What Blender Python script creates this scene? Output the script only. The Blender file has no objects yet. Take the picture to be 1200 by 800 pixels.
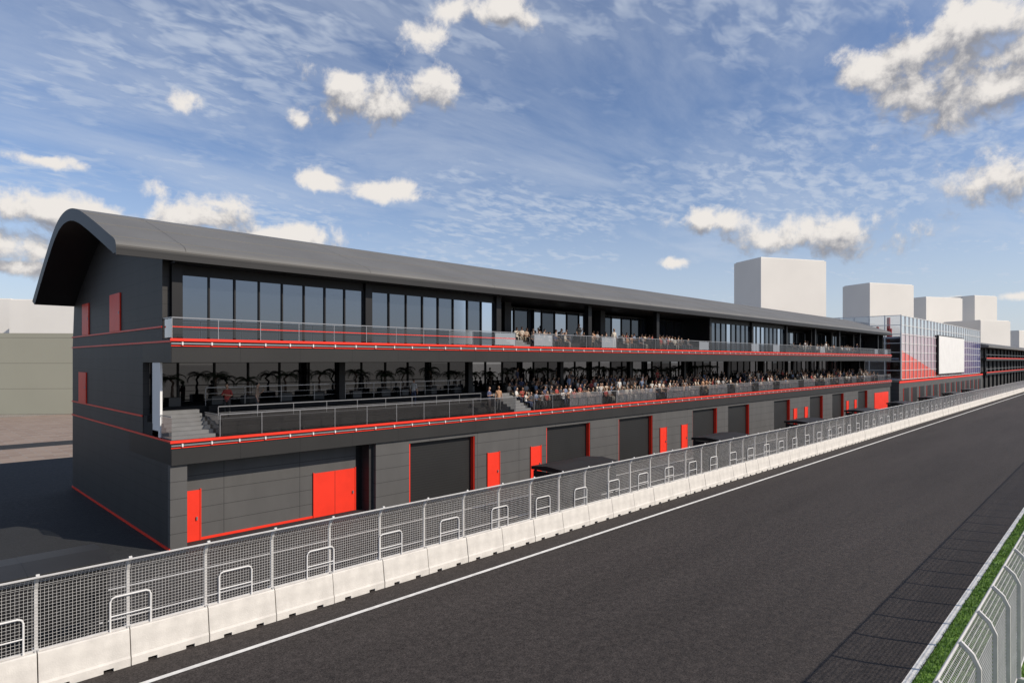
import bpy, bmesh, math, random
from mathutils import Vector, Matrix, noise
random.seed(7)
S=bpy.context.scene
COL=S.collection
H=8.5; A=math.radians(44.6)
F=Vector((math.cos(A),math.sin(A),0)); R=Vector((math.sin(A),-math.cos(A),0)); U=Vector((0,0,1))
# ---------------------------------------------------------------- materials
def mat(name,col,rough=0.6,metal=0.0,noise_amt=0.12,nscale=1.5,bump=0.0,bscale=40,spec=0.5,joints=None,coat=0,streak=0):
    m=bpy.data.materials.new(name); m.use_nodes=True; nt=m.node_tree; N=nt.nodes; L=nt.links
    b=N['Principled BSDF']; b.inputs['Roughness'].default_value=rough; b.inputs['Metallic'].default_value=metal
    b.inputs['Specular IOR Level'].default_value=spec
    tc=N.new('ShaderNodeTexCoord')
    n=N.new('ShaderNodeTexNoise'); n.inputs['Scale'].default_value=nscale; n.inputs['Detail'].default_value=6
    if streak:
        mp=N.new('ShaderNodeMapping'); mp.inputs['Scale'].default_value=(1,1,streak); L.new(tc.outputs['Object'],mp.inputs[0]); L.new(mp.outputs[0],n.inputs['Vector'])
    else: L.new(tc.outputs['Object'],n.inputs['Vector'])
    mr=N.new('ShaderNodeMapRange'); mr.inputs[1].default_value=0.25; mr.inputs[2].default_value=0.75
    mr.inputs[3].default_value=1-noise_amt; mr.inputs[4].default_value=1+noise_amt
    L.new(n.outputs['Fac'],mr.inputs[0])
    mx=N.new('ShaderNodeVectorMath'); mx.operation='SCALE'; mx.inputs[0].default_value=col[:3]
    L.new(mr.outputs[0],mx.inputs['Scale'])
    out=mx.outputs[0]
    if joints:
        sep=N.new('ShaderNodeSeparateXYZ'); L.new(tc.outputs['Object'],sep.inputs[0])
        cur=None
        for ax,p,w,o in joints:
            a=N.new('ShaderNodeMath'); a.operation='ADD'; a.inputs[1].default_value=o; L.new(sep.outputs[ax],a.inputs[0])
            md=N.new('ShaderNodeMath'); md.operation='FLOORED_MODULO'; md.inputs[1].default_value=p; L.new(a.outputs[0],md.inputs[0])
            lt=N.new('ShaderNodeMath'); lt.operation='LESS_THAN'; lt.inputs[1].default_value=w; L.new(md.outputs[0],lt.inputs[0])
            if cur is None: cur=lt.outputs[0]
            else:
                q=N.new('ShaderNodeMath'); q.operation='MAXIMUM'; L.new(cur,q.inputs[0]); L.new(lt.outputs[0],q.inputs[1]); cur=q.outputs[0]
        mr2=N.new('ShaderNodeMapRange'); mr2.inputs[3].default_value=1; mr2.inputs[4].default_value=0.45; L.new(cur,mr2.inputs[0])
        s2=N.new('ShaderNodeVectorMath'); s2.operation='SCALE'; L.new(out,s2.inputs[0]); L.new(mr2.outputs[0],s2.inputs['Scale']); out=s2.outputs[0]
    L.new(out,b.inputs['Base Color'])
    if bump>0:
        n2=N.new('ShaderNodeTexNoise'); n2.inputs['Scale'].default_value=bscale; n2.inputs['Detail'].default_value=5
        L.new(tc.outputs['Object'],n2.inputs['Vector'])
        bp=N.new('ShaderNodeBump'); bp.inputs['Strength'].default_value=bump; bp.inputs['Distance'].default_value=0.02
        L.new(n2.outputs['Fac'],bp.inputs['Height']); L.new(bp.outputs[0],b.inputs['Normal'])
    return m
M={}
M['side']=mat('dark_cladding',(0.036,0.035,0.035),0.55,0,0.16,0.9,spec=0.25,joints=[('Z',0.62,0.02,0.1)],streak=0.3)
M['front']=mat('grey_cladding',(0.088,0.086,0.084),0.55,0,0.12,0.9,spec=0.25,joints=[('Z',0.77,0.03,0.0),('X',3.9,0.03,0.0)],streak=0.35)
M['band']=mat('band_cladding',(0.026,0.0255,0.025),0.5,0,0.12,0.5,spec=0.25,joints=[('X',3.0,0.02,0)])
M['roof']=mat('roof_metal',(0.128,0.126,0.122),0.6,0.0,0.12,0.3,spec=0.3,joints=[('X',9.6,0.04,0)])
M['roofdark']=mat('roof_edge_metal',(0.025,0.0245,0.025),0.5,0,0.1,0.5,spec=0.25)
M['black']=mat('black_metal',(0.008,0.008,0.009),0.5,0,0.2,1,spec=0.3)
M['interior']=mat('dark_interior',(0.012,0.012,0.013),0.7,0,0.4,0.8)
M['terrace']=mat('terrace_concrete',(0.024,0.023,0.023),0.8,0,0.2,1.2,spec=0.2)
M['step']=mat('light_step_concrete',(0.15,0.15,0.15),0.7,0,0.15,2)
M['red']=mat('red_paint',(0.76,0.036,0.016),0.45,0,0.08,1.0,spec=0.3)
M['shutter']=mat('roller_shutter',(0.019,0.019,0.019),0.5,0,0.1,0.7,spec=0.3,joints=[('Z',0.16,0.02,0)])
M['steel']=mat('galvanised_steel',(0.50,0.49,0.475),0.55,0.1,0.15,3)
M['rail']=mat('rail_steel',(0.30,0.30,0.31),0.35,0.6,0.1,3)
M['white']=mat('white_panel',(0.72,0.71,0.69),0.5,0,0.05,0.6)
M['mass']=mat('pale_render',(0.72,0.695,0.65),0.8,0,0.05,0.05)
M['wallL']=mat('beige_green_cladding',(0.33,0.325,0.26),0.8,0,0.06,0.1,joints=[('Z',4.0,0.06,0)])
M['concrete']=mat('barrier_concrete',(0.58,0.55,0.505),0.85,0,0.16,2.2,0.25,25)
M['paint']=mat('road_paint',(0.68,0.67,0.64),0.7,0,0.22,4)
M['redseat']=mat('red_seat',(0.4,0.02,0.015),0.5,0,0.2,2)
M['soil']=mat('soil',(0.05,0.035,0.025),0.9)
M['trunk']=mat('palm_bark',(0.06,0.04,0.03),0.9,0,0.3,12)
M['frond']=mat('palm_leaf',(0.022,0.045,0.016),0.5,0,0.35,3)
M['pot']=mat('planter',(0.05,0.05,0.05),0.5)
def asphalt(name,base,warm=1.0,patch=0.25,cool=1.0):
    m=bpy.data.materials.new(name); m.use_nodes=True; nt=m.node_tree; N=nt.nodes; L=nt.links
    b=N['Principled BSDF']; b.inputs['Specular IOR Level'].default_value=0.18
    g=N.new('ShaderNodeNewGeometry')
    def ns(sc,det,mapx=(1,1,1)):
        mp=N.new('ShaderNodeMapping'); mp.inputs['Scale'].default_value=mapx; L.new(g.outputs['Position'],mp.inputs[0])
        n=N.new('ShaderNodeTexNoise'); n.inputs['Scale'].default_value=sc; n.inputs['Detail'].default_value=det; n.inputs['Roughness'].default_value=0.65
        L.new(mp.outputs[0],n.inputs['Vector']); return n.outputs['Fac']
    a=ns(0.35,4,(0.12,1,1)); c=ns(4.2,6); d=ns(20,3)
    def mul(x,lo,hi,a0=0.3,a1=0.7):
        r=N.new('ShaderNodeMapRange'); r.inputs[1].default_value=a0; r.inputs[2].default_value=a1; r.inputs[3].default_value=lo; r.inputs[4].default_value=hi; L.new(x,r.inputs[0]); return r.outputs[0]
    p=N.new('ShaderNodeMath'); p.operation='MULTIPLY'; L.new(mul(a,1-patch*0.5,1+patch*0.5),p.inputs[0]); L.new(mul(c,1-patch,1+patch),p.inputs[1])
    q=N.new('ShaderNodeMath'); q.operation='MULTIPLY'; L.new(p.outputs[0],q.inputs[0]); L.new(mul(d,0.45,1.55),q.inputs[1])
    s=N.new('ShaderNodeVectorMath'); s.operation='SCALE'; s.inputs[0].default_value=(base*warm,base,base*cool); L.new(q.outputs[0],s.inputs['Scale'])
    L.new(s.outputs[0],b.inputs['Base Color'])
    L.new(mul(c,0.65,0.95),b.inputs['Roughness'])
    bp=N.new('ShaderNodeBump'); bp.inputs['Strength'].default_value=0.8; bp.inputs['Distance'].default_value=0.018; L.new(d,bp.inputs['Height']); L.new(bp.outputs[0],b.inputs['Normal'])
    return m
M['track']=asphalt('race_asphalt',0.039,1.16,0.34,0.93)
M['pit']=asphalt('pit_asphalt',0.036,1.06,0.2,0.97)
M['apron']=asphalt('apron_asphalt',0.032,0.97,0.2,1.05)
M['ground']=asphalt('ground_dirt',0.22,1.10,0.2,0.88)
m=bpy.data.materials.new('brick_paving'); m.use_nodes=True; N=m.node_tree.nodes; L=m.node_tree.links
g=N.new('ShaderNodeNewGeometry'); br=N.new('ShaderNodeTexBrick'); br.inputs['Scale'].default_value=0.25
br.inputs['Color1'].default_value=(0.21,0.15,0.115,1); br.inputs['Color2'].default_value=(0.27,0.205,0.16,1); br.inputs['Mortar'].default_value=(0.25,0.21,0.18,1)
L.new(g.outputs['Position'],br.inputs['Vector']); L.new(br.outputs['Color'],N['Principled BSDF'].inputs['Base Color']); N['Principled BSDF'].inputs['Roughness'].default_value=0.9
M['paving']=m
M['grass']=mat('grass_green',(0.10,0.19,0.025),0.8,0,0.45,2.5,0.5,30)
def setup_glass(name,refl,top,col,rough,tint,transp=None,ior=1.5):
    m=bpy.data.materials.new(name); m.use_nodes=True; nt=m.node_tree; N=nt.nodes; L=nt.links
    for n in list(N):
        if n.type!='OUTPUT_MATERIAL': N.remove(n)
    o=[n for n in N if n.type=='OUTPUT_MATERIAL'][0]
    d=N.new('ShaderNodeBsdfTransparent' if transp else 'ShaderNodeBsdfDiffuse'); d.inputs['Color'].default_value=col
    gl=N.new('ShaderNodeBsdfGlossy'); gl.inputs['Roughness'].default_value=rough; gl.inputs['Color'].default_value=tint
    lw=N.new('ShaderNodeFresnel'); lw.inputs['IOR'].default_value=ior
    mr=N.new('ShaderNodeMapRange'); mr.inputs[3].default_value=refl; mr.inputs[4].default_value=top; L.new(lw.outputs[0],mr.inputs[0])
    mx=N.new('ShaderNodeMixShader'); L.new(mr.outputs[0],mx.inputs[0]); L.new(d.outputs[0],mx.inputs[1]); L.new(gl.outputs[0],mx.inputs[2]); L.new(mx.outputs[0],o.inputs[0])
    return m
M['glassU']=setup_glass('tinted_glass',0.19,0.75,(0.012,0.015,0.02,1),0.02,(0.66,0.74,0.86,1))
M['glassS']=setup_glass('setback_glass',0.10,0.6,(0.012,0.015,0.02,1),0.02,(0.55,0.6,0.68,1))
M['glassL']=setup_glass('dark_glass',0.10,0.32,(0.006,0.006,0.007,1),0.02,(0.7,0.72,0.75,1))
M['clear']=setup_glass('clear_glass',0.04,0.45,(0.52,0.53,0.54,1),0.02,(0.9,0.9,0.95,1),True)
M['clearT']=setup_glass('curtain_wall_glass',0.12,1,(0.66,0.72,0.80,1),0.02,(1,1,1,1),True)
# ---------------------------------------------------------------- geometry helpers
def empty(name,loc=(0,0,0)):
    e=bpy.data.objects.new(name,None); e.location=loc; COL.objects.link(e); return e
class G:
    def __init__(s): s.v=[]; s.f=[]; s.mi=[]; s.mats=[]
    def m(s,k):
        mm=M[k] if isinstance(k,str) else k
        if mm not in s.mats: s.mats.append(mm)
        return s.mats.index(mm)
    def face(s,pts,k):
        i=len(s.v); s.v+= [tuple(p) for p in pts]; s.f.append(tuple(range(i,i+len(pts)))); s.mi.append(s.m(k))
    def box(s,x0,x1,y0,y1,z0,z1,k):
        i=len(s.v); s.v+=[(x0,y0,z0),(x1,y0,z0),(x1,y1,z0),(x0,y1,z0),(x0,y0,z1),(x1,y0,z1),(x1,y1,z1),(x0,y1,z1)]
        for q in ((0,3,2,1),(4,5,6,7),(0,1,5,4),(1,2,6,5),(2,3,7,6),(3,0,4,7)):
            s.f.append(tuple(i+a for a in q)); s.mi.append(s.m(k))
    def tube(s,pts,rad,k,seg=6,cap=True):
        pts=[Vector(p) for p in pts]
        if not hasattr(rad,'__len__'): rad=[rad]*len(pts)
        rings=[]
        for i,p in enumerate(pts):
            t=(pts[min(i+1,len(pts)-1)]-pts[max(i-1,0)]).normalized()
            a=Vector((0,0,1)) if abs(t.z)<0.9 else Vector((0,1,0))
            u=t.cross(a).normalized(); w=t.cross(u)
            b=len(s.v)
            for j in range(seg):
                an=2*math.pi*(j+0.5)/seg; s.v.append(tuple(p+(u*math.cos(an)+w*math.sin(an))*rad[i]))
            rings.append(b)
        mi=s.m(k)
        for a,b in zip(rings,rings[1:]):
            for j in range(seg): s.f.append((a+j,a+(j+1)%seg,b+(j+1)%seg,b+j)); s.mi.append(mi)
        if cap:
            s.f.append(tuple(rings[0]+j for j in range(seg))); s.mi.append(mi)
            s.f.append(tuple(rings[-1]+j for j in reversed(range(seg)))); s.mi.append(mi)
    def extr(s,prof,x0,x1,k,caps=True):
        i=len(s.v); n=len(prof)
        s.v+=[(x0,y,z) for y,z in prof]+[(x1,y,z) for y,z in prof]
        mi=s.m(k)
        for j in range(n): s.f.append((i+j,i+(j+1)%n,i+n+(j+1)%n,i+n+j)); s.mi.append(mi)
        if caps:
            s.f.append(tuple(i+j for j in range(n))); s.mi.append(mi)
            s.f.append(tuple(i+n+j for j in reversed(range(n)))); s.mi.append(mi)
    def mesh(s,name):
        me=bpy.data.meshes.new(name); me.from_pydata(s.v,[],s.f)
        for mm in s.mats: me.materials.append(mm)
        me.polygons.foreach_set('material_index',s.mi)
        bm=bmesh.new(); bm.from_mesh(me); bmesh.ops.recalc_face_normals(bm,faces=bm.faces); bm.to_mesh(me); bm.free()
        me.update(); return me
    def obj(s,name,parent=None,smooth=False):
        me=s.mesh(name); o=bpy.data.objects.new(name,me); COL.objects.link(o)
        if parent: o.parent=parent
        if smooth:
            for p in me.polygons: p.use_smooth=True
        return o
def inst(name,me,parent,loc,rot=0,sc=1):
    o=bpy.data.objects.new(name,me); COL.objects.link(o); o.parent=parent; o.location=loc; o.rotation_euler=(0,0,rot); o.scale=(sc,sc,sc) if not hasattr(sc,'__len__') else sc
    return o
# ---------------------------------------------------------------- ground sheets
def sheet(name,x0,x1,y0,y1,z,k):
    g=G(); g.face([(x0,y0,z),(x1,y0,z),(x1,y1,z),(x0,y1,z)],k); return g.obj(name)
sheet('ground',-6000,6000,-6000,6000,0,'ground')
sheet('brick_paving',-120,1200,66,119,0.004,'paving')
sheet('apron_asphalt',-120,420,19.0,66,0.008,'apron')
sheet('pit_lane',-120,900,20.3,30.0,0.012,'pit')
sheet('race_track',-120,1500,4.0,20.2,0.016,'track')
sheet('grass_verge',-120,1500,-1.5,4.0,0.020,'grass')
g=G()
for y0,y1 in ((76,80),): g.face([(-120,y0,0.008),(1200,y0,0.008),(1200,y1,0.008),(-120,y1,0.008)],'apron')  # dark strip laid over the paving as a painted shadow stripe
g.obj('yard_shadow_stripe')
g=G()
for y in (18.4,4.12):
    g.face([(-120,y-0.09,0.024),(1500,y-0.09,0.024),(1500,y+0.09,0.024),(-120,y+0.09,0.024)],'paint')
g.obj('track_edge_marking')
g=G()
for y in (23.6,26.8):
    g.face([(-60,y-0.05,0.02),(420,y-0.05,0.02),(420,y+0.05,0.02),(-60,y+0.05,0.02)],'paint')
g.obj('pit_lane_marking')
g=G()
gm=[mat('blade_a',(0.18,0.32,0.035),0.7,0,0.3,3),mat('blade_b',(0.10,0.20,0.022),0.7,0,0.3,3)]
for i in range(40000):
    x=12+58*(random.random()**1.6); y=random.uniform(1.6,4.03)
    a=random.uniform(0,6.28); w=0.010+0.006*x/20; h=random.uniform(0.04,0.10)
    dx,dy=math.cos(a)*w,math.sin(a)*w; lx,ly=random.uniform(-.04,.04),random.uniform(-.04,.04)
    g.face([(x-dx,y-dy,0.02),(x+dx,y+dy,0.02),(x+lx,y+ly,0.02+h)],gm[i%2])
me=bpy.data.meshes.new('grass'); me.from_pydata(g.v,[],g.f)
for mm in g.mats: me.materials.append(mm)
me.polygons.foreach_set('material_index',g.mi); o=bpy.data.objects.new('grass',me); COL.objects.link(o)
# ---------------------------------------------------------------- pit building
PB=empty('pit_building')
X0,X1=9.0,127.0; YF=30.1; YW=31.2; YB=50.0
prof=[(30.0,13.0),(30.02,13.35),(30.3,13.62),(31.2,13.95),(33.2,14.68),(35.2,15.38),(37.0,15.95),(38.6,16.3),(40.2,16.42),(41.8,16.28),(43.3,15.85),(45.0,15.1),(47.0,14.1),(48.7,13.2),(50.4,12.3)]
def cr(p,n=5):
    out=[]
    for i in range(len(p)-1):
        a=p[max(i-1,0)];b=p[i];c=p[i+1];d=p[min(i+2,len(p)-1)]
        for j in range(n):
            t=j/n
            out.append(tuple(0.5*((2*b[k])+(-a[k]+c[k])*t+(2*a[k]-5*b[k]+4*c[k]-d[k])*t*t+(-a[k]+3*b[k]-3*c[k]+d[k])*t**3) for k in (0,1)))
    out.append(p[-1]); return out
P=cr(prof)
inner=[]
for i,p in enumerate(P):
    a=P[max(i-1,0)];b=P[min(i+1,len(P)-1)]
    t=Vector((b[0]-a[0],b[1]-a[1])).normalized(); n=Vector((t.y,-t.x))
    th=0.62*min(1,0.35+i/12)
    inner.append((p[0]+n.x*th,p[1]+n.y*th))
inner=[q for q in inner if q[1]>11.9]
inner[0]=(30.45,13.0); inner=[inner[0]]+[q for q in inner[1:] if q[0]>30.6]
RX0,RX1=6.9,127.6
g=G()
n=len(P)
for i in range(n-1):
    g.face([(RX0,*P[i]),(RX1,*P[i]),(RX1,*P[i+1]),(RX0,*P[i+1])],'roof' if i>4 else 'roofdark')
g.obj('roof_covering',PB)
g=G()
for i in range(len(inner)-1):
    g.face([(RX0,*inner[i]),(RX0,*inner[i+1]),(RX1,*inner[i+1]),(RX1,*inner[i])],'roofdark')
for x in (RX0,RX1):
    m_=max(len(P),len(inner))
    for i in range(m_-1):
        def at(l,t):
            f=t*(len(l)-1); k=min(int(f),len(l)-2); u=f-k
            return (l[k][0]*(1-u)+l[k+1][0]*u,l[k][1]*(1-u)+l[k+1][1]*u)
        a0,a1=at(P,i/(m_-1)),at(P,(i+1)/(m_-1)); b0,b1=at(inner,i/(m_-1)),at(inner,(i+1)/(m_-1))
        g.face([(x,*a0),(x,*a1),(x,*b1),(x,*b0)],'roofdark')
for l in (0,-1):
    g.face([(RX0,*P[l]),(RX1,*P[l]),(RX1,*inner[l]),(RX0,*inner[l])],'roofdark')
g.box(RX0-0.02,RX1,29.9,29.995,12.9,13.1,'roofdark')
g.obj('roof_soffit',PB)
def roofz(yy):
    for i in range(len(P)-1):
        if P[i][0]<=yy<=P[i+1][0]:
            t=(yy-P[i][0])/(P[i+1][0]-P[i][0]); return P[i][1]*(1-t)+P[i+1][1]*t
g=G()
for yy in (30.75,33.4,36.0):
    z=roofz(yy); g.box(RX0,RX1,yy-0.02,yy+0.02,z-0.02,z+0.025,'roof')
g.obj('roof_seams',PB)
g=G()
top=[q for q in inner if q[0]>=YW and q[0]<=YB]
poly=[(YW,9.45)]+[(YW,top[0][1])]+top+[(YB,9.45)]
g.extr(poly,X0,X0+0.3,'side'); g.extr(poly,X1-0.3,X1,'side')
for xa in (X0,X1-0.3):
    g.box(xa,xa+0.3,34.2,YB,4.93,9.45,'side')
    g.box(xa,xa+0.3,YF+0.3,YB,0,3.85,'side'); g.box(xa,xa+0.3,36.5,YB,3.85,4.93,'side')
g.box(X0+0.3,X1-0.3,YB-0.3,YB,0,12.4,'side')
g.obj('gable_walls',PB)
g=G(); g.box(X0+0.35,X1-0.35,37.0,YB-0.35,0.02,13.0,'interior'); g.box(X0+0.35,X1-0.35,31.6,37.0,0.02,3.84,'interior')  # unseen dark boxes added inside the building to block light
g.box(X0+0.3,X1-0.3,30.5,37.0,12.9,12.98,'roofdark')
g.obj('light_blocker_and_ceiling',PB)
g=G()
g.box(X0,X1,29.95,36.5,3.85,4.93,'band'); g.box(X0,X1,29.95,34.199,8.4,9.45,'band'); g.box(X0+.31,X1-.31,34.2,36.5,8.4,9.449,'band')
g.obj('balcony_slabs',PB)
g=G()
for z in (4.93,9.45):
    g.box(X0-0.06,X1,29.87,29.947,z-0.10,z+0.02,'red')
    g.box(X0-0.02,X1,29.85,29.947,z-0.235,z-0.175,'rail')
    g.box(X0-0.02,X1,29.9,29.947,z-0.33,z-0.29,'red')
    x=X0+0.4
    while x<X1: g.box(x,x+0.06,29.83,29.948,z-0.27,z-0.14,'white'); x+=1.25
g.obj('fascia_trim',PB)
g=G()
for z,y0 in ((9.98,YW),(9.30,29.95),(5.75,34.2),(4.86,29.95)): g.box(X0-0.05,X0-0.003,y0,YB+0.03,z,z+0.08,'red')
g.box(X0-0.04,X0-0.003,YF,YB+0.02,0.04,0.16,'red')
for y0,y1,z0,z1 in ((45.2,46.9,10.07,12.0),(38.1,40.2,10.07,12.1),(45.9,47.9,5.84,7.75)):
    g.box(X0-0.07,X0-0.003,y0,y1,z0,z1,'red'); g.box(X0-0.09,X0-0.07,y0+0.15,y0+0.22,z0+0.9,z0+1.05,'rail')
g.obj('gable_trim_and_doors',PB)
g=G(); gd=G()
def reddoor(x0,x1,y,z1=2.35,double=False):
    gd.box(x0,x1,y-0.05,y-0.003,0.02,z1,'red')
    gd.box(x0-0.05,x0-0.002,y-0.08,y-0.003,0.02,z1+0.05,'red'); gd.box(x1+0.002,x1+0.05,y-0.08,y-0.003,0.02,z1+0.05,'red')
    gd.box(x1-0.18,x1-0.12,y-0.12,y-0.05,1.0,1.15,'rail')
    if double: gd.box((x0+x1)/2-0.01,(x0+x1)/2+0.01,y-0.054,y-0.05,0.02,z1,'black')
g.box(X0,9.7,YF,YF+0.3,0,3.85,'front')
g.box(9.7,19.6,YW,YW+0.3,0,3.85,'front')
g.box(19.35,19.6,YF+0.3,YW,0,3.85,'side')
gd.box(18.98,19.34,YW-0.02,YW-0.002,0.02,3.8,'black')  # black strip paints the shade beside the recess return, no door part
reddoor(9.82,10.6,YW,2.4); reddoor(16.4,18.9,YW,2.4,True)
gd.box(10.65,16.35,YW-0.04,YW-0.003,0.02,0.14,'red')
doors=[(21.9,27.1),(34.1,39.3),(43.2,48.4),(55.6,60.7),(63.2,68.4),(75.3,80.3),(87.2,92.2),(96.1,101.2),(108.2,113.2)]
reds=[28.2,32.4,49.6,53.4,81.4,85.2,102.3,106.2]
x=19.6
for a,b in doors:
    g.box(x,a,YF,YF+0.3,0,3.85,'front')
    g.box(a,b,YF+0.35,YF+0.5,0,3.85,'shutter'); g.box(a,b,YF,YF+0.3,3.6,3.85,'front')
    g.box(a,a+0.10,YF+0.05,YF+0.349,0,3.6,'red'); g.box(b-0.06,b,YF+0.05,YF+0.349,0,3.6,'red')
    x=b
g.box(x,X1,YF,YF+0.3,0,3.85,'front')
g.obj('ground_floor_wall',PB)
for r_ in reds: reddoor(r_,r_+1.05,YF)
gd.box(117,125.5,YF-0.06,YF-0.003,0.02,3.0,'red')
gd.obj('doors',PB)
gg=G(); gf=G()
def glazing(x0,x1,y,z0,z1,k,pitch=1.25,mw=0.07):
    n=max(1,round((x1-x0)/pitch)); w=(x1-x0)/n
    for i in range(n):
        a=x0+i*w; t=random.uniform(-1,1)*0.004; s=random.uniform(-1,1)*0.008
        gg.face([(a,y+t,z0),(a+w,y-t,z0),(a+w,y-t+s,z1),(a,y+t+s,z1)],k)
        gf.box(a-mw/2,a+mw/2,y-0.09,y-0.02,z0,z1,'black')
    gf.box(x1-mw/2,x1+mw/2,y-0.09,y-0.02,z0,z1,'black')
    gf.box(x0,x1,y-0.1,y+0.05,z1,z1+0.08,'black')
xs=[9.55,19.7,30.1,40.4,50.7,61.0,71.3,81.6,91.9,102.2,112.5,122.8]
for i,a in enumerate(xs):
    gf.box(a-0.22,a+0.22,30.95,31.35,9.46,12.9,'black')
    gf.box(a-0.2,a+0.2,33.9,34.3,6.0,8.4,'black')
for a,b in ((9.8,19.45),(19.95,29.85),(61.3,71.05),(71.55,81.4)):
    glazing(a,b,31.2,9.5,12.45,'glassU'); gf.box(a,b,31.15,31.3,12.53,12.9,'black')
glazing(30.1,61.0,34.3,9.5,12.6,'glassS',1.6); glazing(81.6,126.5,34.3,9.5,12.6,'glassS',1.6)
for a in (33,45,54,66,86,97,106,117):
    gf.box(a,a+0.7,33.3,34.15,9.46,12.9,'black')
gf.box(30.0,30.1,31.2,34.3,9.46,12.9,'black'); gf.box(60.95,61.05,31.2,34.3,9.46,12.9,'black'); gf.box(81.55,81.65,31.2,34.3,9.46,12.9,'black')
glazing(9.4,126.6,36.5,6.2,8.35,'glassL',1.9,0.09)
gg.obj('glazing',PB); gf.obj('window_frames',PB)
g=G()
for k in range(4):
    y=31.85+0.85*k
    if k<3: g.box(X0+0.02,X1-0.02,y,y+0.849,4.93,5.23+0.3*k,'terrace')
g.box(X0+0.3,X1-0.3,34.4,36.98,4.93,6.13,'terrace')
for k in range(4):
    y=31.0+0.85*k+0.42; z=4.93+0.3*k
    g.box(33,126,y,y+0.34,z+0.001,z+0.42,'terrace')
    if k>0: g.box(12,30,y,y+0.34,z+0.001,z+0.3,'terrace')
for k in range(2):
    y=31.6+0.85*k; z=9.45+0.3*k
    if k: g.box(33,60.9,y-0.4,34.2,9.455,9.75,'terrace'); g.box(82,126,y-0.4,34.2,9.455,9.75,'terrace')
    for a,b in ((33,60.5),(82,126)): g.box(a,b,y,y+0.34,z+0.001,z+0.42,'terrace')
g.obj('terrace_seating',PB)
g=G()
for xa,xb in ((9.1,11.0),(30.9,32.6)):
    for k in range(7): g.box(xa,xb,30.25+0.36*k,30.25+0.36*(k+1)-0.001,4.935,5.1+0.165*k,'step')
for k in range(3): g.box(30.9,32.6,30.3+0.36*k,30.3+0.36*(k+1)-0.001,9.455,9.62+0.165*k,'step')
g.box(9.02,9.12,31.6,32.75,4.95,8.39,'white')
g.obj('terrace_stairs',PB)
gr=G(); gl=G()
def balus(x0,x1,y,z,h=1.05,glassp=True,pitch=2.0,redl=False):
    gr.box(x0,x1,y-0.025,y+0.025,z+h-0.045,z+h,'rail')
    n=max(1,round((x1-x0)/pitch)); w=(x1-x0)/n
    for i in range(n+1):
        gr.box(x0+i*w-0.015,x0+i*w+0.015,y-0.015,y+0.015,z,z+h-0.045,'rail')
    if glassp:
        for i in range(n): gl.face([(x0+i*w+0.04,y,z+0.06),(x0+(i+1)*w-0.04,y,z+0.06),(x0+(i+1)*w-0.04,y,z+h-0.08),(x0+i*w+0.04,y,z+h-0.08)],'clear')
    else:
        for zz in (0.3,0.6): gr.box(x0,x1,y-0.01,y+0.01,z+zz,z+zz+0.02,'rail')
    if redl: gr.box(x0,x1,y-0.012,y+0.012,z+0.5,z+0.54,'red')
balus(X0+0.05,30.8,30.03,9.47,0.95,True,2.0,True); balus(32.7,X1,30.03,9.47,0.95,True)
balus(11.1,30.8,30.03,4.95); balus(32.7,X1,30.03,4.95)
balus(12,30,32.7,5.23,0.95,False,2.0); balus(12,30.5,34.45,6.13,0.95,False,2.0)
def balusy(y0,y1,x,z,h):
    gr.box(x-0.025,x+0.025,y0,y1,z+h-0.045,z+h,'rail'); gl.face([(x,y0,z+0.05),(x,y1,z+0.05),(x,y1,z+h-0.07),(x,y0,z+h-0.07)],'clear')
balusy(30.07,31.18,X0+0.05,9.47,0.95); balusy(30.07,31.55,X0+0.05,4.95,1.05); balusy(30.07,31.8,11.06,4.95,1.05)
gr.obj('balustrade_rails',PB); gl.obj('balustrade_glass',PB)
# ---------------------------------------------------------------- palms
def palm_mesh(seed,h=1.25):
    rnd=random.Random(seed); g=G()
    g.box(-0.3,0.3,-0.3,0.3,0,0.45,'pot'); g.box(-0.26,0.26,-0.26,0.26,0.45,0.455,'soil')
    pts=[(rnd.uniform(-.03,.03)*i,rnd.uniform(-.03,.03)*i,0.45+(h-0.45)*i/5) for i in range(6)]
    g.tube(pts,[0.09,0.075,0.065,0.06,0.06,0.07],'trunk',7)
    top=Vector(pts[-1])
    for i in range(13):
        an=i*2.4+rnd.uniform(-.2,.2); el=rnd.uniform(0.35,1.2); ln=rnd.uniform(0.75,0.95)
        d=Vector((math.cos(an),math.sin(an),0)); p=top.copy(); e=el
        cp=[p.copy()]
        for s in range(9):
            p=p+(d*math.cos(e)+U*math.sin(e))*ln/9; e-=0.27; cp.append(p.copy())
        g.tube(cp,[0.014*(1-j/11) for j in range(10)],'frond',4)
        side=d.cross(U)
        for j in range(1,10):
            for sg in (-1,1):
                for q in (0,0.5):
                    c=cp[j]*(1-q)+cp[max(j-1,0)]*q
                    L_=0.26*math.sin(math.pi*(j-q*0.5+1)/11)+0.05
                    tip=c+side*sg*L_+d*L_*0.5-U*L_*0.35
                    wv=d*0.026
                    g.face([c-wv,c+wv,tip],'frond')
    return g.mesh('palm')
pm=[palm_mesh(i,1.3+0.1*i) for i in range(4)]
x=10.6
while x<72:
    inst('reflection_palm',pm[random.randrange(4)],None,(x,35.2+random.uniform(-.2,.2),6.13),random.uniform(0,6.28),random.uniform(0.9,1.05)); x+=random.uniform(1.5,2.4)  # palms added on the terrace to stand in for trees reflected in glass
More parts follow.
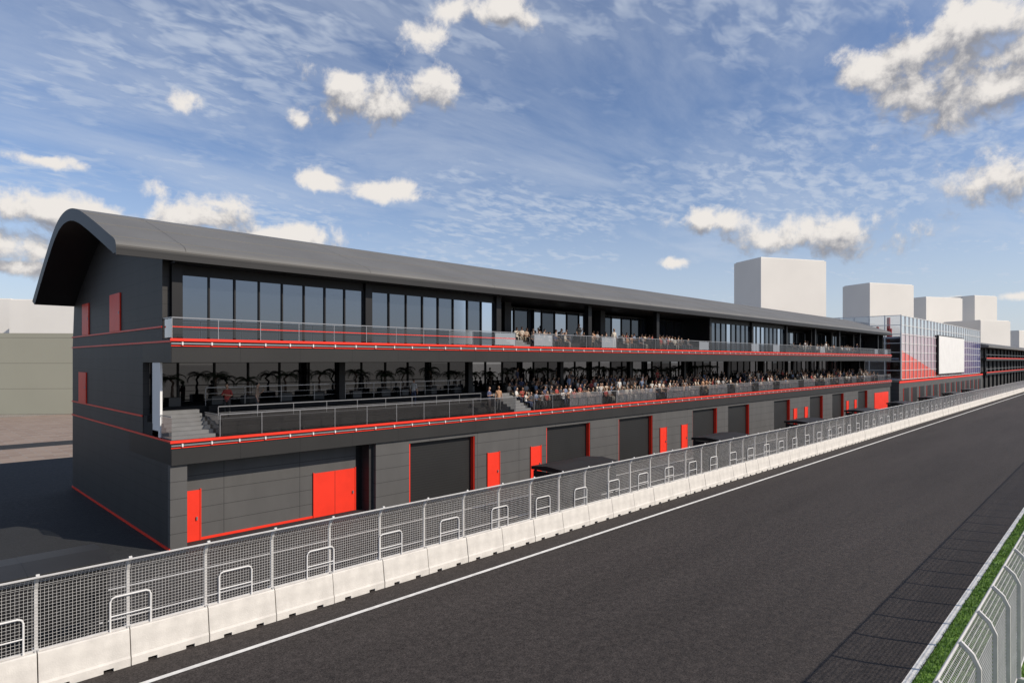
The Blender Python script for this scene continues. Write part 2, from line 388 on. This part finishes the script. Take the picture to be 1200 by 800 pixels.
# ---------------------------------------------------------------- people
def randmat(name,stops,rough=0.8):
    m=bpy.data.materials.new(name); m.use_nodes=True; N=m.node_tree.nodes; L=m.node_tree.links
    oi=N.new('ShaderNodeObjectInfo'); r=N.new('ShaderNodeValToRGB'); r.color_ramp.interpolation='CONSTANT'
    e=r.color_ramp.elements; n=len(stops)
    e[0].position=0; e[0].color=(*stops[0],1); e[1].position=1/n; e[1].color=(*stops[1],1)
    for i in range(2,n): q=e.new(i/n); q.color=(*stops[i],1)
    L.new(oi.outputs['Random'],r.inputs[0]); L.new(r.outputs[0],N['Principled BSDF'].inputs['Base Color']); N['Principled BSDF'].inputs['Roughness'].default_value=rough
    return m
M['shirt']=randmat('shirt_cloth',[(0.5,0.48,0.45),(0.05,0.05,0.06),(0.35,0.05,0.04),(0.15,0.2,0.3),(0.5,0.42,0.34),(0.6,0.59,0.57),(0.08,0.08,0.08),(0.35,0.25,0.18),(0.42,0.23,0.13),(0.3,0.29,0.29),(0.55,0.5,0.42),(0.05,0.06,0.12),(0.03,0.03,0.03)])
M['trouser']=randmat('trouser_cloth',[(0.03,0.04,0.08),(0.03,0.03,0.03),(0.25,0.2,0.14),(0.05,0.06,0.1),(0.1,0.1,0.1),(0.4,0.36,0.3),(0.04,0.03,0.03)])
M['skin']=randmat('skin',[(0.5,0.3,0.2),(0.4,0.22,0.14),(0.55,0.35,0.25),(0.3,0.16,0.1),(0.48,0.28,0.18)],0.6)
M['hair']=randmat('hair',[(0.02,0.012,0.008),(0.06,0.035,0.02),(0.01,0.01,0.01),(0.2,0.12,0.05),(0.03,0.02,0.015)],0.7)
def person(name,J,bones):
    keys=list(J); me=bpy.data.meshes.new(name+'_sk'); me.from_pydata([J[k][0] for k in keys],[(keys.index(a),keys.index(b)) for a,b,_ in bones],[])
    ob=bpy.data.objects.new(name+'_sk',me); COL.objects.link(ob)
    ob.modifiers.new('s','SKIN'); sb=ob.modifiers.new('d','SUBSURF'); sb.levels=1; sb.render_levels=1
    for i,k in enumerate(keys):
        me.skin_vertices[0].data[i].radius=(J[k][1],J[k][2]); me.skin_vertices[0].data[i].use_root=(k=='pel')
    bpy.context.view_layer.update()
    ev=ob.evaluated_get(bpy.context.evaluated_depsgraph_get()); m2=bpy.data.meshes.new_from_object(ev)
    g=G()
    for k in ('shirt','trouser','skin','hair','black'): g.m(k)
    g.v=[tuple(v.co) for v in m2.vertices]
    for p in m2.polygons:
        c=p.center; best=None;bd=9
        for a,b,k in bones:
            A_=Vector(J[a][0]);B_=Vector(J[b][0]);t=max(0,min(1,(c-A_).dot(B_-A_)/max((B_-A_).length_squared,1e-6)));d=(A_+(B_-A_)*t-c).length-0.5*(J[a][1]*(1-t)+J[b][1]*t)
            if d<bd: bd=d;best=k
        g.f.append(tuple(p.vertices)); g.mi.append(g.m(best))
    bpy.data.objects.remove(ob)
    hc=Vector(J['head'][0])+Vector((0,-0.015,0.09))
    def sph(c,rx,ry,rz,k,su=10,sv=7,zmin=-1):
        b=len(g.v)
        for i in range(sv+1):
            th=math.pi*i/sv
            for j in range(su):
                ph=2*math.pi*j/su; z=max(math.cos(th),zmin)
                g.v.append((c.x+rx*math.sin(th)*math.cos(ph),c.y+ry*math.sin(th)*math.sin(ph),c.z+rz*z))
        for i in range(sv):
            for j in range(su): g.f.append((b+i*su+j,b+i*su+(j+1)%su,b+(i+1)*su+(j+1)%su,b+(i+1)*su+j)); g.mi.append(g.m(k))
    sph(hc,0.076,0.094,0.118,'skin')
    sph(hc+Vector((0,0.022,0.03)),0.084,0.092,0.105,'hair',zmin=-0.5)
    sph(hc+Vector((0,-0.096,-0.01)),0.013,0.02,0.026,'skin',6,4)
    for s in (-1,1):
        sph(hc+Vector((0.03*s,-0.083,0.008)),0.012,0.008,0.008,'black',6,4); sph(hc+Vector((0.079*s,0,0)),0.012,0.022,0.03,'skin',6,4)
    sph(hc+Vector((0,-0.086,-0.055)),0.024,0.008,0.006,'hair',6,4)
    for s,nm in ((-1,'L'),(1,'R')):
        w=Vector(J['wr'+nm][0]); h=Vector(J['ha'+nm][0]); d=(h-w).normalized(); sd=d.cross(Vector((s,0,0.01))).normalized() if abs(d.x)<0.9 else Vector((0,1,0))
        for q in range(4):
            b0=h+sd*(q-1.5)*0.02; ln=(0.065,0.08,0.075,0.055)[q]; bend=Vector((-s*0.5,0,0))
            g.tube([b0,b0+d*ln*0.5,b0+(d+bend).normalized()*ln],[0.010,0.009,0.006],'skin',5)
        b0=w.lerp(h,0.45)-sd*0.035; g.tube([b0,b0+(d-sd).normalized()*0.035,b0+(d-sd*0.5).normalized()*0.065],[0.012,0.01,0.007],'skin',5)
    me=g.mesh(name)
    for p in me.polygons: p.use_smooth=True
    return me
def J_stand(var):
    J={'pel':((0,0,.95),.15,.11),'sp':((0,0.01,1.14),.135,.10),'ch':((0,0,1.34),.165,.115),'nk':((0,0,1.47),.06,.06),'head':((0,-.01,1.56),.055,.055)}
    for s,n in ((-1,'L'),(1,'R')):
        J['sh'+n]=((.17*s,0,1.41),.062,.06)
        if var==0: el,wr,ha=(.24*s,.03,1.13),(.24*s,-.06,.89),(.235*s,-.085,.80)
        elif var==1: el,wr,ha=(.27*s,-.02,1.15),(.14*s,-.22,1.18),(.06*s,-.26,1.20)
        else: el,wr,ha=(.25*s,.03,1.12),((.24*s,-.06,.88) if s<0 else (.16,-.28,1.30)),((.235*s,-.085,.79) if s<0 else (.11,-.28,1.39))
        J['el'+n]=(el,.045,.045); J['wr'+n]=(wr,.03,.03); J['ha'+n]=(ha,.04,.025)
        fx=.02*s if var else 0
        J['hp'+n]=((.09*s,0,.88),.095,.10); J['kn'+n]=((.105*s,-.03+fx,.50),.062,.065); J['an'+n]=((.11*s,.03+fx,.09),.043,.045); J['to'+n]=((.125*s,-.15+fx,.035),.045,.03)
    return J
def J_sit(var):
    J={'pel':((0,0,.52),.16,.12),'sp':((0,0.03,.70),.14,.105),'ch':((0,0.0,.90),.165,.115),'nk':((0,-.02,1.03),.06,.06),'head':((0,-.04,1.11),.055,.055)}
    for s,n in ((-1,'L'),(1,'R')):
        J['sh'+n]=((.17*s,0,.97),.062,.06)
        if var==0: el,wr,ha=(.24*s,-.06,.72),(.15*s,-.28,.65),(.12*s,-.36,.64)
        elif var==1: el,wr,ha=(.26*s,-.15,.80),(.08*s,-.28,.90),(.04*s,-.30,.98)
        else: el,wr,ha=(.30*s,-.05,1.15),(.28*s,-.10,1.40),(.27*s,-.12,1.49)
        J['el'+n]=(el,.045,.045); J['wr'+n]=(wr,.03,.03); J['ha'+n]=(ha,.04,.025)
        J['hp'+n]=((.09*s,-.05,.50),.095,.095); J['kn'+n]=((.12*s,-.45,.50),.065,.065); J['an'+n]=((.12*s,-.42,.10),.043,.045); J['to'+n]=((.13*s,-.60,.035),.045,.03)
    return J
B=[('pel','sp','shirt'),('sp','ch','shirt'),('ch','nk','shirt'),('nk','head','skin')]
for n_ in 'LR': B+=[('ch','sh'+n_,'shirt'),('sh'+n_,'el'+n_,'shirt'),('el'+n_,'wr'+n_,'skin'),('wr'+n_,'ha'+n_,'skin'),('pel','hp'+n_,'trouser'),('hp'+n_,'kn'+n_,'trouser'),('kn'+n_,'an'+n_,'trouser'),('an'+n_,'to'+n_,'black')]
ST=[person('standing_person',J_stand(i),B) for i in range(3)]
SI=[person('seated_person',J_sit(i),B) for i in range(3)]
CR=empty('spectator_crowd')
def crowd(x0,x1,rows,occ,y0,z0):
    for k in range(rows):
        x=x0+random.random()*0.4
        while x<x1:
            if random.random()<occ:
                if random.random()<0.9: inst('spectator',SI[random.choices((0,1,2),(6,3,0.4))[0]],CR,(x,y0+0.85*k+0.58,z0+0.3*k-0.02+0.003),random.uniform(-.4,.4),random.uniform(.92,1.02))
                else: inst('spectator',random.choice(ST),CR,(x,y0+0.85*k+0.15,z0+0.3*k),random.uniform(-.6,.6),random.uniform(.92,1.02))
            x+=random.uniform(0.52,0.72)
crowd(33.2,66,4,0.66,31.0,4.93)
crowd(66,125,4,0.36,31.0,4.93)
crowd(33.5,58,2,0.62,31.18,9.45)
crowd(88,112,2,0.45,31.18,9.45)
for (x,y,z,v,r) in ((12.6,33.1,5.53,1,-0.8),(14.2,33.2,5.53,2,1.0),(24.5,33.2,5.53,0,2.0),(29.2,31.0,4.93,1,0.3),(30.3,31.2,4.93,0,-0.4),(36,34.9,6.13,0,0.3),(41,34.9,6.13,1,0.3),(52,34.9,6.13,0,.5)):
    inst('standing_person',ST[v],None,(x,y,z),r)
# ---------------------------------------------------------------- fences
def panel_mesh(zb=1.0,wr=0.0052):
    g=G(); Lp=2.08
    path=[(0,zb),(0,2.62),(-0.10,2.82),(-0.28,2.98)]
    nv=24
    for i in range(1,nv):
        x=Lp*i/nv; g.tube([(x,y,z) for y,z in path],wr,'steel',4,False)
    z=zb+0.04
    while z<2.66: g.tube([(0,0,z),(Lp,0,z)],wr,'steel',4,False); z+=0.085
    for (y,z) in ((-.05,2.72),(-.10,2.82),(-.16,2.875),(-.22,2.93)): g.tube([(0,y,z),(Lp,y,z)],wr,'steel',4,False)
    g.tube([(0,0,zb+.03),(Lp,0,zb+.03)],0.024,'steel',6,False)
    g.tube([(0,-.28,2.98),(Lp,-.28,2.98)],0.028,'steel',6,False)
    pr=[(0.0,min(zb-0.45,0.55)),(0.0,2.6),(-0.11,2.84),(-0.30,3.02)]
    g.tube([(0,a+0.05,max(b,0)) for a,b in pr],0.055,'steel',4,True)
    g.box(-0.07,0.07,0.02,0.2,zb-0.05,zb+0.06,'steel')
    return g.mesh('fence_panel')
def block_mesh():
    g=G(); pr=[(-.30,0),(-.30,.22),(-.27,.28),(-.17,.97),(-.14,1.0),(.14,1.0),(.17,.97),(.27,.28),(.30,.22),(.30,0)]
    up=[(-.30,.09),(-.30,.22),(-.27,.28),(-.17,.97),(-.14,1.0),(.14,1.0),(.17,.97),(.27,.28),(.30,.22),(.30,.09)]
    xs=[(0.015,0.42,0),(0.42,0.66,1),(0.66,1.42,0),(1.42,1.66,1),(1.66,2.065,0)]
    for a,b,nt_ in xs: g.extr(up if nt_ else pr,a,b,'concrete')
    for zx in (0.03,2.05): g.box(zx-0.02,zx+0.02,-.12,.12,1.0,1.03,'steel')
    return g.mesh('barrier_block')
def hoop_mesh():
    g=G(); w=1.0;h=0.95;r=0.12
    pts=[(0,0,0),(0,0,h-r),(r*0.3,0,h-r*0.3),(r,0,h),(w-r,0,h),(w-r*.3,0,h-r*.3),(w,0,h-r),(w,0,0)]
    g.tube(pts,0.024,'white',6); g.tube([(0,0,h*0.45),(w,0,h*0.45)],0.018,'white',6)
    return g.mesh('hoop')
pmesh=panel_mesh(); pmesh2=panel_mesh(0.12,0.007); bmesh_=block_mesh(); hm=hoop_mesh()
FE=empty('debris_fence'); BA=empty('concrete_barrier')
x=4.9-2.08*8
while x<520:
    inst('panel',pmesh,FE,(x,20.0,0)); inst('block',bmesh_,BA,(x,20.0+random.uniform(-.012,.012),0.018),random.uniform(-.004,.004)); x+=2.08
x=4.45-2.9*2
while x<220:
    inst('hoop',hm,FE,(x,19.94,1.0)); x+=2.9
FE2=empty('debris_fence')
x=-4.0
while x<520:
    inst('panel',pmesh2,FE2,(x+2.08,2.05,0.02),math.pi); x+=2.08
x=1.0
while x<120:
    inst('hoop',hm,FE2,(x,2.12,0.1)); x+=2.9
# ---------------------------------------------------------------- pit wall stands
def stand_mesh():
    g=G()
    g.extr([(-1.2,2.45),(-1.2,2.62),(0,2.72),(1.15,2.62),(1.15,2.45)],0,5.0,'band')
    for x in (0.15,2.5,4.85):
        for y in (-1.0,0.95): g.box(x-.05,x+.05,y-.05,y+.05,0,2.45,'black')
    g.box(0.1,4.9,-1.1,-1.05,1.0,2.45,'black'); g.box(0.1,4.9,-1.0,1.0,0.35,0.45,'terrace')
    g.box(0.1,4.9,-0.95,-0.5,1.1,1.16,'rail'); g.box(0.02,0.07,-1.0,1.0,0.45,2.4,'black')
    for x in (0.8,1.9,3.1,4.2):
        g.box(x-.2,x+.2,0.0,0.4,0.9,0.96,'redseat'); g.box(x-.2,x+.2,0.4,0.45,0.9,1.4,'redseat'); g.tube([(x,.2,.45),(x,.2,.9)],0.03,'rail')
        g.box(x-.28,x+.28,-0.8,-0.76,1.2,1.55,'black')
    return g.mesh('pit_wall_stand')
sm=stand_mesh()
for x in (-0.2,25.4,43.3,61.3,79.3,97.3,115.3,133.3,151.3): inst('pit_wall_stand',sm,None,(x,22.4,0.016))
# ---------------------------------------------------------------- media centre
MC=empty('media_centre')
m=bpy.data.materials.new('graphic_glass'); m.use_nodes=True; N=m.node_tree.nodes; L=m.node_tree.links
g_=N.new('ShaderNodeNewGeometry'); sp=N.new('ShaderNodeSeparateXYZ'); L.new(g_.outputs['Position'],sp.inputs[0])
def mth(op,a,b):
    n=N.new('ShaderNodeMath'); n.operation=op
    for i,v in enumerate((a,b)):
        if isinstance(v,(int,float)): n.inputs[i].default_value=v
        else: L.new(v,n.inputs[i])
    return n.outputs[0]
xn=mth('DIVIDE',mth('SUBTRACT',sp.outputs['X'],134),88)
zn=mth('DIVIDE',mth('SUBTRACT',sp.outputs['Z'],4.9),12)
red=mth('GREATER_THAN',mth('SUBTRACT',mth('SUBTRACT',0.46,mth('MULTIPLY',xn,1.1)),zn),0)
rp=N.new('ShaderNodeValToRGB'); e=rp.color_ramp.elements; e[0].color=(0.50,0.42,0.44,1); e[1].color=(0.06,0.05,0.20,1); e[0].position=0.05; e[1].position=0.95
q=e.new(0.45); q.color=(0.42,0.27,0.34,1)
L.new(xn,rp.inputs[0]); mx=N.new('ShaderNodeMixRGB'); L.new(red,mx.inputs[0]); L.new(rp.outputs[0],mx.inputs[1]); mx.inputs[2].default_value=(0.75,0.10,0.07,1)
b=N['Principled BSDF']; L.new(mx.outputs[0],b.inputs['Base Color']); b.inputs['Roughness'].default_value=0.12; b.inputs['Specular IOR Level'].default_value=0.6
M['graphic']=m
g=G(); g.face([(134,30,4.9),(222,30,4.9),(222,30,13.6),(134,30,13.6)],'graphic')
g.face([(134,30,13.6),(222,30,13.6),(222,30,16.9),(134,30,16.9)],'clearT'); g.face([(134,30,4.9),(134,46,4.9),(134,46,16.9),(134,30,16.9)],'clearT')
g.obj('curtain_wall_glass',MC)
g=G()
x=134
while x<=222.1: g.box(x-.05,x+.05,29.85,29.98,4.9,17,'white'); x+=3.14
for z in (4.9,6.6,8.3,10,11.7,13.4,15.1,16.9): g.box(134,222,29.88,29.97,z-.04,z+.04,'white'); g.box(133.9,133.97,30,46,z-.06,z+.06,'white')
y=30
while y<46.1: g.box(133.85,133.98,y-.08,y+.08,4.9,17,'white'); y+=2.66
g.obj('mullion_grid',MC)
g=G()
for z in (4.7,8.6,12.6): g.box(134.3,221.8,30.4,46,z,z+0.35,'white')
for xx in range(138,222,12):
    for yy in (33,44): g.box(xx-.25,xx+.25,yy-.25,yy+.25,4.9,16.8,'redseat' if xx%24 else 'white')
g.box(150,220,36,44,5.1,12.5,'steel')
g.obj('floors_and_columns',MC)
g=G(); g.box(130,222,29.4,46,0,4.6,'front'); g.box(129.9,222.1,29.3,29.39,4.3,4.7,'red')
for i in range(14):
    a=133+i*6.3; g.box(a,a+4,29.34,29.395,0.02,3.3,'shutter'); g.box(a-.12,a,29.33,29.395,0.02,3.3,'red')
g.obj('base_walls',MC)
g=G(); g.box(164,194.5,29.5,29.8,5.3,14.1,'black'); g.box(164.3,194.2,29.46,29.497,5.5,13.9,'white')
for xx in (168,179,190): g.box(xx-.1,xx+.1,29.8,29.86,5.0,14.0,'steel')
g.obj('video_screen',MC)
PB2=empty('pit_building')
g=G(); g.box(226,430,30.2,46,0,4.2,'front'); g.box(226,430,31.5,46,4.2,12,'interior')
for z in (4.2,8.4): g.box(226,430,29,31.5,z,z+0.8,'band'); g.box(226,430,28.9,28.99,z+.6,z+.85,'red'); g.box(226,430,29,29.1,z+1.7,z+1.8,'rail')
for i in range(24):
    a=228+i*8.4; g.box(a,a+.5,29.5,30,0,12,'black'); g.box(a+1.5,a+6,30.12,30.19,0.02,3.6,'shutter')
g.obj('walls',PB2)
g=G(); g.extr([(28,12.2),(28,12.8),(36,14.6),(42,14.4),(46,12.5),(46,12.0)],222.5,432,'roof'); g.obj('roof',PB2)
# ---------------------------------------------------------------- distant buildings
def pix(px,D): return F*D+R*((px-600)/730*D)
def block(name,px0,px1,pyt,D,dep,k='mass',rot=0.15):
    c=(pix(px0,D)+pix(px1,D))/2+F*dep/2; w=(px1-px0)/730*D; zt=H+(422-pyt)*D/730
    g=G(); w2=w*0.97
    g.box(-w2/2,w2/2,-dep/2,dep/2,0,zt,k)
    if k=='mass': g.box(-w2/2+.6,w2/2-.6,-dep/2+.6,dep/2-.6,zt,zt+.5,k)
    o=g.obj(name); o.location=(c.x,c.y,0); o.rotation_euler=(0,0,A-math.pi/2+rot); return o
block('tower_block',876,972,304,300,20,rot=0.30)
block('tower_block',1005,1075,333,380,20,rot=0.32)
block('tower_block',1072,1132,349,420,20,rot=0.32)
block('tower_block',1132,1170,347,450,20,rot=0.32)
block('tower_block',1135,1186,376,380,24,rot=0.32)
block('tower_block',1180,1240,388,520,24,rot=0.32)
block('tower_block',8,92,352,320,30,rot=0.2)
block('tower_block',-60,3,350,340,30,rot=0.2)
block('warehouse',-170,87,390,97,30,'wallL',0.10)
# ---------------------------------------------------------------- sky
SUN_EL=math.radians(36); sv=Vector((0.42,-0.91,0)).normalized()
sund=Vector((sv.x*math.cos(SUN_EL),sv.y*math.cos(SUN_EL),math.sin(SUN_EL)))
W=bpy.data.worlds.new('World'); S.world=W; W.use_nodes=True; nt=W.node_tree; N=nt.nodes; L=nt.links
bg=N['Background']; STR=0.11; bg.inputs[1].default_value=STR
sky=N.new('ShaderNodeTexSky'); sky.sky_type='NISHITA'; sky.sun_disc=False; sky.sun_elevation=SUN_EL; sky.sun_rotation=math.atan2(sv.x,sv.y); sky.air_density=1.0; sky.dust_density=0.6; sky.ozone_density=2.5
big=[(412,116,72,36),(508,102,46,26),(592,8,44,24),(60,252,105,28),(225,256,80,30),(315,276,90,20),(15,288,70,32),(975,276,112,28),(835,259,56,16),(1150,32,110,52),(1060,58,70,32),(1140,112,105,46),(1205,60,60,55),(1188,200,66,40)]
small=[(350,141,18,16),(497,42,36,26),(524,16,30,18),(225,115,24,15),(174,219,27,24),(456,224,56,14),(374,212,34,14),(48,188,36,9),(20,312,80,14),(792,308,24,8),(1016,90,42,24),(1190,347,26,7),(1100,352,40,6)]
def chain(vec,clouds):
    cur=None
    for px,py,hw,hh in clouds:
        v=F+R*((px-600)/730)+U*((422-py)/730); l=v.length; c=v.normalized()
        right=c.cross(U).normalized(); up=right.cross(c)
        rm=Matrix((right,c,up)).transposed()
        mp=N.new('ShaderNodeMapping'); mp.vector_type='TEXTURE'; mp.inputs['Location'].default_value=c; mp.inputs['Rotation'].default_value=rm.to_euler('XYZ'); mp.inputs['Scale'].default_value=(hw/730/l*1.1,0.5,hh/730/l*1.1)
        L.new(vec,mp.inputs[0]); ln=N.new('ShaderNodeVectorMath'); ln.operation='LENGTH'; L.new(mp.outputs[0],ln.inputs[0])
        if cur is None: cur=ln.outputs['Value']
        else:
            mn=N.new('ShaderNodeMath'); mn.operation='SMOOTH_MIN'; mn.inputs[2].default_value=0.15; L.new(cur,mn.inputs[0]); L.new(ln.outputs['Value'],mn.inputs[1]); cur=mn.outputs[0]
    return cur
def mt(op,a,b=None,c=None):
    n=N.new('ShaderNodeMath'); n.operation=op
    for i,v in enumerate((a,b,c)):
        if v is None: continue
        if isinstance(v,(int,float)): n.inputs[i].default_value=v
        else: L.new(v,n.inputs[i])
    return n.outputs[0]
def smooth(x,a,b,lo=0,hi=1):
    n=N.new('ShaderNodeMapRange'); n.interpolation_type='SMOOTHSTEP'; n.inputs[1].default_value=a; n.inputs[2].default_value=b; n.inputs[3].default_value=lo; n.inputs[4].default_value=hi; L.new(x,n.inputs[0]); return n.outputs[0]
def field(vec,clouds):
    r=mt('MINIMUM',chain(vec,clouds),2.5)
    n1=N.new('ShaderNodeTexNoise'); n1.inputs['Scale'].default_value=19; n1.inputs['Detail'].default_value=8; n1.inputs['Roughness'].default_value=0.60; n1.inputs['Distortion'].default_value=0.2
    L.new(vec,n1.inputs['Vector'])
    return mt('ADD',mt('SUBTRACT',0.76,mt('MULTIPLY',r,0.95)),mt('MULTIPLY_ADD',n1.outputs['Fac'],2.8,-1.4))
tc=N.new('ShaderNodeTexCoord')
f1=field(tc.outputs['Generated'],big+small)
off=N.new('ShaderNodeVectorMath'); off.operation='ADD'; off.inputs[1].default_value=tuple((sund*0.3+U*1.0)*0.020); L.new(tc.outputs['Generated'],off.inputs[0])
f2=field(off.outputs[0],big)
alpha=smooth(f1,-0.12,0.50)
lit=smooth(mt('SUBTRACT',f1,f2),-0.42,0.60)
cc=N.new('ShaderNodeMixRGB'); cc.inputs[1].default_value=(0.29,0.30,0.34,1); cc.inputs[2].default_value=(0.85,0.81,0.77,1); L.new(lit,cc.inputs[0])
cs=N.new('ShaderNodeVectorMath'); cs.operation='SCALE'; cs.inputs['Scale'].default_value=1/STR; L.new(cc.outputs[0],cs.inputs[0])
sp=N.new('ShaderNodeSeparateXYZ'); L.new(tc.outputs['Generated'],sp.inputs[0])
den=mt('ADD',mt('MAXIMUM',sp.outputs['Z'],0.0),0.10)
cm=N.new('ShaderNodeCombineXYZ'); L.new(mt('DIVIDE',sp.outputs['X'],den),cm.inputs[0]); L.new(mt('DIVIDE',sp.outputs['Y'],den),cm.inputs[1])
def nz(scale,det,rot,sc,rough=0.6,dist=0):
    mp=N.new('ShaderNodeMapping'); mp.inputs['Rotation'].default_value=(0,0,rot); mp.inputs['Scale'].default_value=sc; L.new(cm.outputs[0],mp.inputs[0])
    n=N.new('ShaderNodeTexNoise'); n.inputs['Scale'].default_value=scale; n.inputs['Detail'].default_value=det; n.inputs['Roughness'].default_value=rough; n.inputs['Distortion'].default_value=dist; L.new(mp.outputs[0],n.inputs[0]); return n.outputs['Fac']
rip=smooth(nz(15,3,0.9,(0.6,1,1),0.6,0.3),0.36,0.68,0.25,1)
cov=smooth(nz(0.9,5,0.3,(1,1,1),0.6),0.36,0.58)
soft=smooth(nz(1.3,8,0.35,(0.55,1.2,1),0.62,0.4),0.32,0.76)
thin=mt('MAXIMUM',mt('MULTIPLY',mt('MULTIPLY',rip,cov),0.66),mt('MULTIPLY',soft,0.58))
thin=mt('MAXIMUM',thin,smooth(sp.outputs['Z'],-0.02,0.34,0.66,0.0))
tint=N.new('ShaderNodeMixRGB'); tint.blend_type='MULTIPLY'; tint.inputs[0].default_value=1; L.new(sky.outputs[0],tint.inputs[1]); tint.inputs[2].default_value=(0.98,1.0,1.12,1)
m1=N.new('ShaderNodeMixRGB'); L.new(thin,m1.inputs[0]); L.new(tint.outputs[0],m1.inputs[1]); m1.inputs[2].default_value=(0.60/STR,0.66/STR,0.76/STR,1)
m2=N.new('ShaderNodeMixRGB'); L.new(alpha,m2.inputs[0]); L.new(m1.outputs[0],m2.inputs[1]); L.new(cs.outputs[0],m2.inputs[2])
L.new(m2.outputs[0],bg.inputs[0])
sl=bpy.data.lights.new('sun','SUN'); sl.energy=4.5; sl.angle=math.radians(0.6); sl.color=(1,0.90,0.77)
so=bpy.data.objects.new('sun',sl); COL.objects.link(so); so.rotation_euler=sund.to_track_quat('Z','Y').to_euler()
# ---------------------------------------------------------------- camera
cd=bpy.data.cameras.new('camera'); co=bpy.data.objects.new('camera',cd); COL.objects.link(co); S.camera=co
co.location=(0,0,H); co.rotation_euler=(math.pi/2,0,A-math.pi/2); cd.sensor_width=36; cd.lens=730/1200*36; cd.shift_y=22/1200; cd.clip_end=12000; cd.clip_start=0.1
S.view_settings.view_transform='Standard'; S.view_settings.look='None'; S.view_settings.exposure=0
